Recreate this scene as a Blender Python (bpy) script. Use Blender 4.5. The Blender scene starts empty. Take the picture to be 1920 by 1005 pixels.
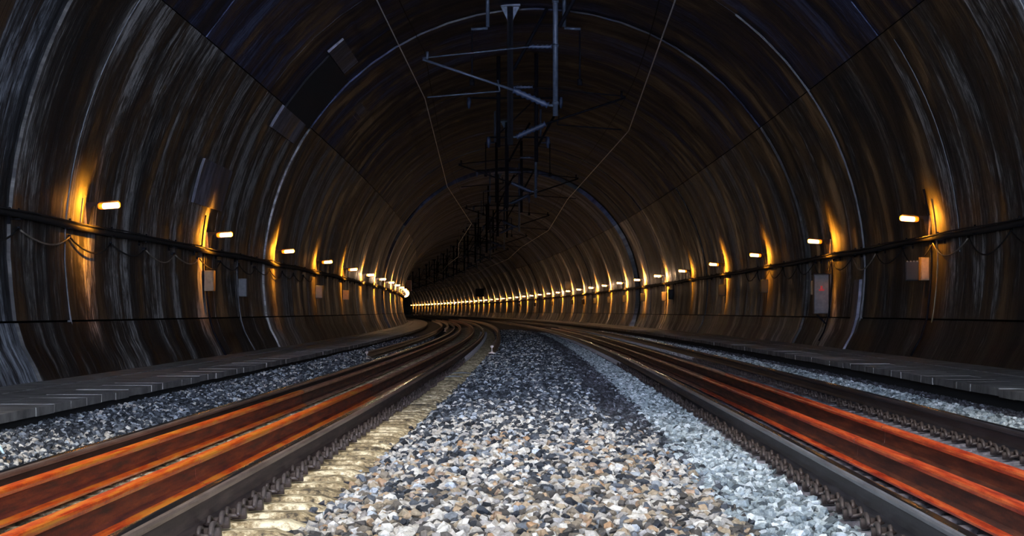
import bpy, bmesh, math, random
import numpy as np
from mathutils import Vector, Matrix, Euler
random.seed(7); rng = np.random.default_rng(7)
sc = bpy.context.scene
COL = sc.collection
PI = math.pi
# ------------------------------------------------------------------ camera, world, light, exposure
F = 5300.0                       # focal length in pixels of the 1920 px wide photograph
CAMH = 1.10                      # camera height above the ballast datum
cd = bpy.data.cameras.new('camera'); cam = bpy.data.objects.new('camera', cd); COL.objects.link(cam)
cd.sensor_width = 36; cd.lens = 36 * F / 1920; cd.clip_end = 3000; cd.clip_start = .1
cam.location = (0, 0, CAMH)
cam.rotation_euler = (PI/2 + math.atan((584-502.5)/F), 0, math.atan((1037.8-960)/F))
sc.camera = cam
w = bpy.data.worlds.new('world'); sc.world = w; w.use_nodes = True
w.node_tree.nodes['Background'].inputs[0].default_value = (.74, .86, 1, 1)
w.node_tree.nodes['Background'].inputs[1].default_value = .70
sun = bpy.data.lights.new('sun', 'SUN'); sun.energy = 1.9; sun.angle = math.radians(40); sun.color = (1, .93, .82)
so = bpy.data.objects.new('sun', sun); COL.objects.link(so)
# the sun stands low behind the camera and shines over its head into the tunnel mouth
SUN_EL = 62.0
so.rotation_euler = Vector((0.16, math.cos(math.radians(SUN_EL)), -math.sin(math.radians(SUN_EL)))).to_track_quat('-Z', 'Y').to_euler()
day = bpy.data.lights.new('daylight_fill', 'AREA'); day.shape = 'DISK'; day.size = 9; day.energy = 820  # added fill disk before the mouth, tops up the sky's daylight
day.color = (.64, .74, 1.0); day.spread = math.radians(35)
do = bpy.data.objects.new('daylight_fill', day); COL.objects.link(do)
do.location = (0, 3, 4.6); do.rotation_euler = (math.radians(90), 0, math.radians(2))
sc.view_settings.view_transform = 'Standard'; sc.view_settings.look = 'None'
sc.view_settings.gamma = 1; sc.view_settings.use_curve_mapping = False
sc.view_settings.exposure = 0.0
LAMP_W = 54.0
LAMP_COL = (1.0, .35, .02)
FAR_COL = (1.0, .64, .38)
# ------------------------------------------------------------------ the line of the tunnel: a bend to the left
_n = np.array([0, 100, 200, 300, 450, 650, 900., 1400]); _k = np.array([1.606, 2.357, 1.942, 1.534, .31, 1.072, 1.165, 1.165]) * 1e-4
_Z = np.arange(0, 1400, 2.); _kk = np.interp(_Z, _n, _k)
_s = np.concatenate([[0], np.cumsum((_kk[1:] + _kk[:-1]))]); _c = np.concatenate([[0], np.cumsum((_s[1:] + _s[:-1]))])
def C(Z): return float(np.interp(Z, _Z, _c)) if Z > 0 else 0.0
def W(X, Z, h):                  # tunnel coordinates -> world: X from the tunnel axis, Z along it, h above the lens
    return Vector((X - C(Z), Z, CAMH + h))
RT = 7.05; HC = 0.80             # radius and centre height (above the lens) of the vault
PROF_LOW = [(-1.35, 6.50), (-.90, 6.62), (-.5, 6.85), (-.14, 6.96), (.3, 7.01), (HC, RT)]
def wall_x(h):
    if h > HC: return math.sqrt(max(0, RT*RT - (h-HC)**2))
    return float(np.interp(h, [p[0] for p in PROF_LOW], [p[1] for p in PROF_LOW]))
# arc parameter v (metres round the lining from the springing; negative downwards)
def prof(v, off=0.0):
    if v >= 0:
        a = v / RT
        return ((RT-off)*math.cos(a), HC + (RT-off)*math.sin(a))
    h = HC + v
    return (wall_x(h) - off, h)
VTOP = RT * PI / 2
# ------------------------------------------------------------------ materials
def mat(name): 
    m = bpy.data.materials.new(name); m.use_nodes = True
    nt = m.node_tree; b = nt.nodes['Principled BSDF']
    return m, nt, b
def N(nt, t, **kw):
    n = nt.nodes.new(t)
    for k, v in kw.items():
        if k.startswith('i_'):
            key = k[2:]; key = int(key) if key.isdigit() else key
            n.inputs[key].default_value = v
        else: setattr(n, k, v)
    return n
def L(nt, a, b): nt.links.new(a, b)
def ramp(nt, fac, stops, interp='LINEAR'):
    r = nt.nodes.new('ShaderNodeValToRGB'); r.color_ramp.interpolation = interp
    e = r.color_ramp.elements
    while len(e) < len(stops): e.new(.5)
    for i, (p, c) in enumerate(stops):
        e[i].position = p; e[i].color = (*c, 1) if len(c) == 3 else c
    L(nt, fac, r.inputs[0]); return r
def noise(nt, vec, scale, detail=4, rough=.6, dist=0):
    n = nt.nodes.new('ShaderNodeTexNoise'); n.inputs['Scale'].default_value = scale
    n.inputs['Detail'].default_value = detail; n.inputs['Roughness'].default_value = rough; n.inputs['Distortion'].default_value = dist
    if vec is not None: L(nt, vec, n.inputs['Vector'])
    return n
def mapping(nt, vec, scale, loc=(0,0,0)):
    m = nt.nodes.new('ShaderNodeMapping'); m.inputs['Scale'].default_value = scale; m.inputs['Location'].default_value = loc
    L(nt, vec, m.inputs['Vector']); return m.outputs[0]
def bump(nt, b, h, strength=.5, dist=.02):
    bp = nt.nodes.new('ShaderNodeBump'); bp.inputs['Strength'].default_value = strength; bp.inputs['Distance'].default_value = dist
    L(nt, h, bp.inputs['Height']); L(nt, bp.outputs[0], b.inputs['Normal'])
def mix(nt, fac, a, b, blend='MIX'):
    m = nt.nodes.new('ShaderNodeMix'); m.data_type = 'RGBA'; m.blend_type = blend
    if isinstance(fac, (int, float)): m.inputs[0].default_value = fac
    else: L(nt, fac, m.inputs[0])
    for i, x in ((6, a), (7, b)):
        if isinstance(x, tuple): m.inputs[i].default_value = (*x, 1)
        else: L(nt, x, m.inputs[i])
    return m.outputs[2]
def math_(nt, op, a, b=None, clamp=False):
    m = nt.nodes.new('ShaderNodeMath'); m.operation = op; m.use_clamp = clamp
    for i, x in enumerate((a, b)):
        if x is None: continue
        if isinstance(x, (int, float)): m.inputs[i].default_value = x
        else: L(nt, x, m.inputs[i])
    return m.outputs[0]

def lining_material(name, dark, mid, pale, blot):
    m, nt, b = mat(name)
    uv = nt.nodes.new('ShaderNodeUVMap').outputs[0]          # u = metres along the tunnel, v = metres round the lining
    s1 = noise(nt, mapping(nt, uv, (9, .45, 1)), 1, 5, .65, .3)        # fine run-off streaks
    s2 = noise(nt, mapping(nt, uv, (2.2, .16, 1), (3, 7, 0)), 1, 4, .6, .2)   # broad streaks
    s3 = noise(nt, mapping(nt, uv, (.55, .33, 1), (9, 2, 0)), 1, 5, .6, .6)   # blotches
    s4 = noise(nt, mapping(nt, uv, (34, 1.1, 1)), 1, 2, .5)
    a = math_(nt, 'MULTIPLY', s1.outputs[0], s2.outputs[0])
    a = math_(nt, 'MULTIPLY', a, math_(nt, 'ADD', math_(nt, 'MULTIPLY', s3.outputs[0], 3.4), -.95, ))
    f = math_(nt, 'MULTIPLY', a, math_(nt, 'ADD', s4.outputs[0], .5))
    info = nt.nodes.new('ShaderNodeObjectInfo')
    rnd = math_(nt, 'ADD', math_(nt, 'MULTIPLY', info.outputs['Random'], .6), .62)
    s5 = noise(nt, mapping(nt, uv, (.42, .05, 1), (1, 4, 0)), 1, 2, .5)
    rnd = math_(nt, 'MULTIPLY', rnd, math_(nt, 'ADD', math_(nt, 'MULTIPLY', s5.outputs[0], 3.2), -.6))
    s6 = noise(nt, mapping(nt, uv, (5, 3.2, 1)), 1, 8, .75, .4)
    f = math_(nt, 'MULTIPLY', math_(nt, 'MULTIPLY', f, rnd), math_(nt, 'ADD', math_(nt, 'MULTIPLY', s6.outputs[0], 2.4), -.22))
    r = ramp(nt, f, [(.08, dark), (.17, mid), (.27, pale), (.42, blot)])
    L(nt, r.outputs[0], b.inputs['Base Color'])
    rr = ramp(nt, s3.outputs[0], [(.35, (.42,)*3), (.65, (.8,)*3)])
    L(nt, rr.outputs[0], b.inputs['Roughness']); b.inputs['Specular IOR Level'].default_value = .35
    hh = math_(nt, 'ADD', math_(nt, 'MULTIPLY', s1.outputs[0], 1.0), math_(nt, 'MULTIPLY', s4.outputs[0], .35))
    bump(nt, b, hh, .9, .06)
    return m
M = {}
M['wall'] = lining_material('shaded_streaked_concrete', (.004, .004, .004), (.020, .0185, .017), (.105, .10, .09), (.42, .41, .39))  # near wall shade put into the colour, darkest of the depth copies
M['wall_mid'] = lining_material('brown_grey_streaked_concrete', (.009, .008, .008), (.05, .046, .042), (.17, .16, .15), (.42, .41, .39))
M['wall_far'] = lining_material('lamplit_streaked_concrete', (.04, .036, .036), (.19, .175, .175), (.40, .38, .38), (.6, .58, .58))  # far walls coloured paler so the lamp glow reads brighter
M['wall_daylit'] = lining_material('daylit_streaked_concrete', (.008, .009, .010), (.045, .048, .052), (.26, .28, .31), (.55, .60, .66))  # daylight on the rings nearest the mouth, put into a paler copy
M['ceil_far'] = lining_material('grey_violet_lining', (.013, .016, .032), (.055, .066, .125), (.15, .17, .27), (.27, .30, .42))  # bluish colour offsets the orange lamp light on the far crown
M['ceil'] = lining_material('cool_shaded_lining', (.002, .003, .008), (.006, .009, .028), (.026, .036, .09), (.09, .11, .20))  # dark blue put into the colour to cancel orange lamp spill
def plain(name, col, rough=.7, metal=0.0, nscale=8, var=.5, bmp=.3, bd=.01):
    m, nt, b = mat(name)
    tc = nt.nodes.new('ShaderNodeTexCoord').outputs['Object']
    n = noise(nt, tc, nscale, 5, .65)
    d = tuple(c * (1-var) for c in col); l = tuple(min(1, c * (1+var*.8)) for c in col)
    r = ramp(nt, n.outputs[0], [(.3, d), (.7, l)])
    L(nt, r.outputs[0], b.inputs['Base Color'])
    b.inputs['Roughness'].default_value = rough; b.inputs['Metallic'].default_value = metal
    if bmp: bump(nt, b, n.outputs[0], bmp, bd)
    return m
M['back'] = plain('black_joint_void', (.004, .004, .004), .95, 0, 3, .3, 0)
M['metal_dark'] = plain('sooty_dark_steel', (.006, .006, .009), .7, 0, 12)
M['metal_dark'].node_tree.nodes['Principled BSDF'].inputs['Specular IOR Level'].default_value = .08
M['galv'] = plain('bluish_galvanised_steel', (.07, .09, .13), .5, .3, 10, .45)
M['insul'] = plain('blue_grey_insulator', (.025, .04, .08), .5, 0, 6, .3)
M['copper'] = plain('worn_bright_contact_wire', (.80, .85, .92), .4, .0, 3, .3, 0)
M['cable'] = plain('black_cable_sheath', (.004, .004, .004), .75, 0, 5, .4)
M['cable_pale'] = plain('dusty_pale_cable', (.26, .22, .17), .6, 0, 5, .4)
M['box_tan'] = plain('tan_painted_box', (.16, .115, .06), .6, 0, 9, .35)
M['box_grey'] = plain('grey_painted_box', (.085, .085, .09), .6, 0, 9, .3)
M['box_dark'] = plain('dark_box', (.008, .008, .008), .7, 0, 9, .3)
M['red'] = plain('red_mark', (.45, .03, .04), .6, 0, 20, .3, 0)
M['white'] = plain('white_lime_line', (.11, .11, .115), .8, 0, 6, .4)
M['patch_pale'] = lining_material('repair_mortar_pale', (.05, .05, .062), (.10, .10, .13), (.2, .2, .25), (.3, .3, .36))
M['patch_dark'] = plain('black_coating', (.004, .004, .006), .9, 0, 3, .3, 0)
M['amber_lit'] = plain('amber_lit_box', (.5, .16, .02), .5)  # lamp glow on the far left box, put into its colour
# ballast stones: a colour per stone, patches by place
def stone_material():
    m, nt, b = mat('ballast_stone')
    info = nt.nodes.new('ShaderNodeObjectInfo'); geo = nt.nodes.new('ShaderNodeNewGeometry')
    R1 = info.outputs['Random']
    wn = nt.nodes.new('ShaderNodeTexWhiteNoise'); wn.noise_dimensions = '1D'; L(nt, R1, wn.inputs['W'])
    R2 = wn.outputs['Value']
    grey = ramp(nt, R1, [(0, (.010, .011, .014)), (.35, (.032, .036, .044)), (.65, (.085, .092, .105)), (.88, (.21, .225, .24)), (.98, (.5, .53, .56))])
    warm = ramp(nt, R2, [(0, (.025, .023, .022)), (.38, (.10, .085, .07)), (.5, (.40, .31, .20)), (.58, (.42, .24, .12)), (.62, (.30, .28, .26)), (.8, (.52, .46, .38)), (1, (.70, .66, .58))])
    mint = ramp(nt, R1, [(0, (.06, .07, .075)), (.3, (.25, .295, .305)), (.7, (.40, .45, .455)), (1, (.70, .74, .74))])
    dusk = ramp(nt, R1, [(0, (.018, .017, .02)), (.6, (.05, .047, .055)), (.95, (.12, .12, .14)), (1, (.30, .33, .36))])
    sep = nt.nodes.new('ShaderNodeSeparateXYZ'); L(nt, info.outputs['Location'], sep.inputs[0])
    x, y = sep.outputs[0], sep.outputs[1]
    # axis shift approx 1e-4 y^2
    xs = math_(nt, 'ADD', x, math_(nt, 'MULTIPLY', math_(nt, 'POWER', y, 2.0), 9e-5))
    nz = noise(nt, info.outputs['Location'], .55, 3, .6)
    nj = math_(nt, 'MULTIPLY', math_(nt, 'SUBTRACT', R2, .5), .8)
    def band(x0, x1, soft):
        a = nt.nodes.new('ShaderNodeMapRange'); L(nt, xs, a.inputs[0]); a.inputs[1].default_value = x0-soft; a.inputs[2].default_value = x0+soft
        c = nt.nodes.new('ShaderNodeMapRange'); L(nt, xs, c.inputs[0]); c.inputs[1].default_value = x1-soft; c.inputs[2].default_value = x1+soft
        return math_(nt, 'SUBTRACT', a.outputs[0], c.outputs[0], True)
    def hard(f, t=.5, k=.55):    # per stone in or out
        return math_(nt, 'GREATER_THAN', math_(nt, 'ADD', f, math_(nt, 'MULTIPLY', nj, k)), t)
    # stones warm and bright nearest the camera, greyer deeper: daylight put into their colour
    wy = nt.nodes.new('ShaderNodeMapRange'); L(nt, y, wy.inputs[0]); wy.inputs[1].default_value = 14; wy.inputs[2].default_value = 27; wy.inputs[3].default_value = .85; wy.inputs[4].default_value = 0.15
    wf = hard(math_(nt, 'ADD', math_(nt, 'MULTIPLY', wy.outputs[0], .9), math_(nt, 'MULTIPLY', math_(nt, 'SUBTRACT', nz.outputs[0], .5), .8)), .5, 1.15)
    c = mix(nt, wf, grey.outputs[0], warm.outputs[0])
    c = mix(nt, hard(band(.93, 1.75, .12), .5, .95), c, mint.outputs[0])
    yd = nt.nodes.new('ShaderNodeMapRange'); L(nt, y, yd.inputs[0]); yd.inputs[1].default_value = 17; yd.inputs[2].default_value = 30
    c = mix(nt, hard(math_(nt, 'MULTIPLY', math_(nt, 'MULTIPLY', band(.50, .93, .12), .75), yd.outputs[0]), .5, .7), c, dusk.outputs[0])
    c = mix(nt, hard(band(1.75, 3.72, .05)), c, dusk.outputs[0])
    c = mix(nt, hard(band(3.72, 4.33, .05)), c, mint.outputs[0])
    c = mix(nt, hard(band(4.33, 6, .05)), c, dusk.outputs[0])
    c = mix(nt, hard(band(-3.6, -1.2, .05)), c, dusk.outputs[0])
    n = noise(nt, geo.outputs['Position'], 45, 4, .7)
    c = mix(nt, .55, c, ramp(nt, n.outputs[0], [(.32, (.18,)*3), (.66, (1.2,)*3)]).outputs[0], 'MULTIPLY')
    L(nt, c, b.inputs['Base Color']); b.inputs['Roughness'].default_value = .7
    b.inputs['Specular IOR Level'].default_value = .35
    bump(nt, b, n.outputs[0], .4, .006)
    return m
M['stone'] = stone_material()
def bed_material():
    m, nt, b = mat('fine_ballast_bed')
    geo = nt.nodes.new('ShaderNodeNewGeometry').outputs['Position']
    v = nt.nodes.new('ShaderNodeTexVoronoi'); v.inputs['Scale'].default_value = 16; L(nt, geo, v.inputs['Vector'])
    r = ramp(nt, v.outputs['Distance'], [(.0, (.05, .052, .06)), (.6, (.006, .006, .008))])
    L(nt, r.outputs[0], b.inputs['Base Color']); b.inputs['Roughness'].default_value = .9
    bump(nt, b, v.outputs['Distance'], -1, .04); return m
M['bed'] = bed_material()
def sleeper_material(name, a, c_, d):
    m, nt, b = mat(name)
    tc = nt.nodes.new('ShaderNodeNewGeometry').outputs['Position']
    n = noise(nt, tc, 22, 6, .7); n2 = noise(nt, tc, 3.2, 3, .6)
    f = math_(nt, 'ADD', math_(nt, 'MULTIPLY', n.outputs[0], .6), math_(nt, 'MULTIPLY', n2.outputs[0], .4))
    r = ramp(nt, f, [(.40, a), (.5, c_), (.60, d)])
    L(nt, r.outputs[0], b.inputs['Base Color']); b.inputs['Roughness'].default_value = .85
    bump(nt, b, n.outputs[0], .8, .015); return m
M['sleeper_sand'] = sleeper_material('sandy_concrete', (.05, .036, .02), (.36, .26, .13), (.88, .74, .48))
M['sleeper_grey'] = sleeper_material('violet_grey_concrete', (.06, .055, .065), (.13, .12, .14), (.24, .22, .24))
def rail_material(name, cols, rough, metal, streak=True):
    m, nt, b = mat(name)
    geo = nt.nodes.new('ShaderNodeNewGeometry').outputs['Position']
    n = noise(nt, mapping(nt, geo, (26, 1.1, 26)), 1, 5, .65)
    n2 = noise(nt, geo, 60, 3, .6)
    f = math_(nt, 'ADD', math_(nt, 'MULTIPLY', n.outputs[0], .75), math_(nt, 'MULTIPLY', n2.outputs[0], .25))
    r = ramp(nt, f, cols); L(nt, r.outputs[0], b.inputs['Base Color'])
    b.inputs['Roughness'].default_value = rough; b.inputs['Metallic'].default_value = metal
    bump(nt, b, f, .25, .006); return m
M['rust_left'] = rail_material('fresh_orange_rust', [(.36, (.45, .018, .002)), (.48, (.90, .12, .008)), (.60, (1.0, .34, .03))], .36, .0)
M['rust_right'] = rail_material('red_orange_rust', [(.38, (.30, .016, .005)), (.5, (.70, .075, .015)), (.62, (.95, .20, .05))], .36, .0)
M['rail_side'] = rail_material('brown_rail_side', [(.36, (.022, .012, .010)), (.5, (.06, .034, .028)), (.64, (.12, .075, .062))], .55, .1)
M['rail_dark'] = rail_material('dark_rail_side', [(.36, (.010, .009, .011)), (.5, (.026, .023, .028)), (.64, (.055, .05, .06))], .5, .1)
M['rail_top'] = rail_material('wheel_polished_steel', [(.36, (.34, .33, .34)), (.64, (.58, .56, .55))], .17, 1.0)
for _n in M['rail_top'].node_tree.nodes:
    if _n.type == 'BUMP': _n.inputs['Strength'].default_value = .08
M['rail_head_grey'] = rail_material('grey_steel_rail_head', [(.36, (.13, .13, .145)), (.64, (.34, .34, .37))], .38, .25)
M['rail_head_brown'] = rail_material('brown_rail_head', [(.36, (.16, .10, .075)), (.6, (.38, .27, .21))], .38, .3)
M['rail_stored'] = rail_material('dull_brown_rail', [(.36, (.20, .13, .08)), (.6, (.48, .34, .22))], .45, .1)
M['rail_end'] = plain('pale_cut_rail_end', (.62, .52, .44), .6)
M['clip'] = plain('dark_rust_clip', (.072, .052, .045), .45, .2, 30, .5)
M['slab'] = plain('worn_walkway_concrete', (.27, .25, .23), .75, 0, 2.2, .6, .5, .02)
M['twig'] = plain('pale_blue_plastic', (.50, .68, .80), .5, 0, 8, .2)
def emit(name, col, s):
    m, nt, b = mat(name)
    b.inputs['Base Color'].default_value = (*col, 1); b.inputs['Emission Color'].default_value = (*col, 1)
    b.inputs['Emission Strength'].default_value = s; return m
M['lamp_core'] = emit('lit_sodium_tube', (1, .68, .40), 3.4)
M['lamp_shell'] = emit('glowing_amber_cover', (1, .22, .01), 1.0)
# ------------------------------------------------------------------ object helpers
def link(name, me, parent=None, m=None, loc=None):
    o = bpy.data.objects.new(name, me); COL.objects.link(o)
    if parent is not None: o.parent = parent
    if m is not None and me is not None and not me.materials:
        for k in (m if isinstance(m, (list, tuple)) else [m]): me.materials.append(k)
    if loc is not None: o.location = loc
    return o
def empty(name, loc=(0,0,0), rot=None):
    o = bpy.data.objects.new(name, None); COL.objects.link(o); o.location = loc; o.empty_display_size = .2
    if rot: o.rotation_euler = rot
    return o
def tag(o, label=None, cat=None, group=None, kind=None):
    if label: o['label'] = label
    if cat: o['category'] = cat
    if group: o['group'] = group
    if kind: o['kind'] = kind
    return o
class MB:
    def __init__(s): s.v = []; s.f = []; s.mi = []; s.uv = []
    def add(s, vs, fs, mi=0):
        b = len(s.v); s.v += [tuple(v) for v in vs]
        for f in fs: s.f.append(tuple(i+b for i in f)); s.mi.append(mi)
    def box(s, a, b, mi=0, R=None, o=None):
        (x0,y0,z0),(x1,y1,z1) = a, b
        vs = [Vector(p) for p in [(x0,y0,z0),(x1,y0,z0),(x1,y1,z0),(x0,y1,z0),(x0,y0,z1),(x1,y0,z1),(x1,y1,z1),(x0,y1,z1)]]
        if R is not None: vs = [R @ v for v in vs]
        if o is not None: vs = [v + o for v in vs]
        s.add(vs, [(0,3,2,1),(4,5,6,7),(0,1,5,4),(1,2,6,5),(2,3,7,6),(3,0,4,7)], mi); return s
    def tube(s, pts, r, n=8, mi=0, caps=True):
        pts = [Vector(p) for p in pts]; m = len(pts); rs = r if isinstance(r, (list, tuple)) else [r]*m
        vs = []
        up = Vector((0,0,1))
        for i, p in enumerate(pts):
            t = (pts[min(i+1, m-1)] - pts[max(i-1, 0)]).normalized()
            a = t.cross(up)
            if a.length < .05: a = t.cross(Vector((0,1,0)))
            a.normalize(); b = a.cross(t).normalized()
            for k in range(n):
                q = 2*PI*k/n; vs.append(p + (a*math.cos(q) + b*math.sin(q))*rs[i])
        fs = [(i*n+k, i*n+(k+1)%n, (i+1)*n+(k+1)%n, (i+1)*n+k) for i in range(m-1) for k in range(n)]
        if caps: fs += [tuple(range(n))[::-1], tuple((m-1)*n+k for k in range(n))]
        s.add(vs, fs, mi); return s
    def mesh(s, name='mesh', smooth=False):
        me = bpy.data.meshes.new(name); me.from_pydata(s.v, [], s.f); me.update()
        me.polygons.foreach_set('material_index', s.mi)
        if smooth: me.polygons.foreach_set('use_smooth', [True]*len(me.polygons))
        return me
    def build(s, name, m, parent=None, smooth=False, bevel=0):
        me = s.mesh(name, smooth)
        if bevel:
            bm = bmesh.new(); bm.from_mesh(me)
            bmesh.ops.bevel(bm, geom=bm.edges[:], offset=bevel, segments=1, affect='EDGES'); bm.to_mesh(me); bm.free()
        return link(name, me, parent, m)
ORD = ['first','second','third','fourth','fifth','sixth','seventh','eighth','ninth','tenth','eleventh','twelfth','thirteenth','fourteenth','fifteenth','sixteenth','seventeenth','eighteenth','nineteenth','twentieth']
ORD += ['twenty-' + q for q in ORD[:9]] + ['thirtieth']
# ------------------------------------------------------------------ lining: rings 12 m long with recessed joints
Z0, Z1 = 22.0, 1000.0
wl = tag(empty('wall_left'), kind='structure'); wr = tag(empty('wall_right'), kind='structure'); cl = tag(empty('ceiling'), kind='structure')
def panel(name, parent, m, za, zb, va, vb, side, off, nz, nv, thick=.30):
    """one pour of lining between two joints: inner face plus its end and edge faces; side -1 left, +1 right"""
    vs, fs, uvs = [], [], []
    zs = np.linspace(za, zb, nz+1); vv = np.linspace(va, vb, nv+1)
    for z in zs:
        for v in vv:
            x, h = prof(v, off) if abs(v) <= VTOP else prof(VTOP, off)
            if v > VTOP: x, h = prof(2*VTOP - v, off); x = -x
            p = W(side*x, z, h); vs.append(p)
    n1 = len(vs)
    for z in zs:
        for v in vv:
            if v > VTOP: x, h = prof(2*VTOP - v, off-thick); x = -x
            else: x, h = prof(v, off-thick)
            vs.append(W(side*x, z, h))
    def idx(i, j, k=0): return k*n1 + i*(nv+1) + j
    def q(a, b, c, d): fs.append((a, b, c, d) if side > 0 else (d, c, b, a))
    for i in range(nz):
        for j in range(nv): q(idx(i,j), idx(i,j+1), idx(i+1,j+1), idx(i+1,j))
    for j in range(nv):
        q(idx(0,j,1), idx(0,j+1,1), idx(0,j+1), idx(0,j)); q(idx(nz,j), idx(nz,j+1), idx(nz,j+1,1), idx(nz,j,1))
    for i in range(nz):
        q(idx(i,0), idx(i+1,0), idx(i+1,0,1), idx(i,0,1)); q(idx(i,nv,1), idx(i+1,nv,1), idx(i+1,nv), idx(i,nv))
    me = bpy.data.meshes.new(name); me.from_pydata([tuple(v) for v in vs], [], fs); me.update()
    uv = me.uv_layers.new(name='UVMap'); co = []
    lv = np.zeros(len(me.loops), dtype=np.int32); me.loops.foreach_get('vertex_index', lv)
    jj = lv % n1; ii = jj // (nv+1); jv = jj % (nv+1)
    out = np.stack([zs[ii], vv[jv]*side + 40*(side > 0)], 1).astype(np.float32)
    uv.data.foreach_set('uv', out.ravel())
    me.polygons.foreach_set('use_smooth', [True]*(nz*nv) + [False]*(len(me.polygons)-nz*nv)); me.set_sharp_from_angle(angle=math.radians(35))
    return link(name, me, parent, m)
V_BASE = -2.15; V_KICK = -.94; V_SPR = 4.2
joints = [22] + [25 + 12*k for k in range(81)]
for i in range(len(joints)-1):
    za, zb = joints[i], joints[i+1]
    if za >= Z1: break
    g = .03 if za < 120 else .16
    ga, gb = g, g
    if abs(za-157) < 1: ga = .75
    if abs(zb-157) < 1: gb = 4.0
    nz = 6 if za < 200 else 3; nv = 12 if za < 250 else 8
    r = random.Random(i)
    o1, o2, o3 = r.uniform(-.02, .03), r.uniform(-.02, .03), r.uniform(-.015, .02)
    if abs(za-73) < 1: o1 = o2 = o3 = .04
    a, b = za+ga, zb-gb
    mw = M['wall_daylit'] if za < 37 else M['wall'] if za < 72 else M['wall_mid'] if za < 132 else M['wall_far']
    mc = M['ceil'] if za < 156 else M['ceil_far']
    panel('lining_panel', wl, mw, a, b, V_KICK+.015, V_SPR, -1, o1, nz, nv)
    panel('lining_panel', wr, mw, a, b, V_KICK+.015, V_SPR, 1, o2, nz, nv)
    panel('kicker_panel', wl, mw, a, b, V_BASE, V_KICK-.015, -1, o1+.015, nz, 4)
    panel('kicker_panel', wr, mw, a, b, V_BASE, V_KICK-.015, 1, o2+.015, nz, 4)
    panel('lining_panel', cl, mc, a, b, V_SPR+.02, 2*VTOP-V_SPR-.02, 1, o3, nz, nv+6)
# rock-side shell behind the joints, keeps daylight out
zs = list(np.arange(Z0, 60, 6)) + list(np.arange(60, Z1+1, 12))
shell = MB(); nvv = 24
vv = list(np.linspace(V_BASE-.2, VTOP, 15)) 
ringpts = [(1, v) for v in vv] + [(-1, v) for v in vv[::-1][1:]]
for z in zs:
    for s_, v in ringpts:
        x, h = prof(v, -.22); shell.v.append(tuple(W(s_*x, z, h)))
k_ = len(ringpts)
for i in range(len(zs)-1):
    for j in range(k_-1): shell.f.append((i*k_+j, i*k_+j+1, (i+1)*k_+j+1, (i+1)*k_+j)); shell.mi.append(0)
o = shell.build('trim_1', M['back']); tag(o, kind='structure')
# small plates of repair mortar and bare coating on the lining (curved plates following it)
def plate(name, m, za, zb, va, vb, side, th=.03, parent=None, nv=8):
    return panel(name, parent, m, za, zb, va, vb, side, th, 2, nv, th+.02)
def zv_at(x, y, side):           # where does the sight line through photo pixel (x,y) meet the lining?
    best = None
    for Z in np.arange(20, 400, .25):
        X = (x-1037.8)*Z/F + C(Z); h = (584-y)*Z/F
        if h > HC: d = math.hypot(X, h-HC) - RT
        else: d = abs(X) - wall_x(h)
        if d >= 0 and X*side > 0:
            v = RT*math.atan2(h-HC, abs(X)) if h > HC else h-HC
            return Z, v
    return 60, 0
# ------------------------------------------------------------------ ballast bed (floor)
fl = tag(empty('floor'), kind='structure')
GX = [-5.05,-4.6,-4.2,-3.8,-3.66,-3.0,-2.35,-1.7,-1.06,-.9,-.5,0,.5,.85,1.1,1.35,1.5,1.7,2.43,3.2,3.76,3.95,4.3,4.7,4.98]
GZ = [-.02,-.01,-.01,-.02,-.060,-.022,0.012,.046,.078,.11,.16,.17,.12,.07,.035,.035,.005,-.02,.03,.07,.10,.12,.09,.04,.02]
def gz(X): return float(np.interp(X, GX, GZ))
rows = list(np.arange(-6, 70, 1.0)) + list(np.arange(70, 200, 4)) + list(np.arange(200, 1001, 10))
vs, fs = [], []
for z in rows:
    for X in GX: vs.append((X - C(z), z, gz(X)))
n = len(GX)
for i in range(len(rows)-1):
    for j in range(n-1): fs.append((i*n+j, i*n+j+1, (i+1)*n+j+1, (i+1)*n+j))
me = bpy.data.meshes.new('ballast_bed'); me.from_pydata(vs, [], fs)
bed = link('ballast_bed', me, fl, M['bed'])
# outside ground beyond the mouth so that the sky does not light from below
og = MB().box((-60, -60, -.7), (60, Z0+3, -.35)); tag(og.build('floor_2', M['bed']), kind='structure')
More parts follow.
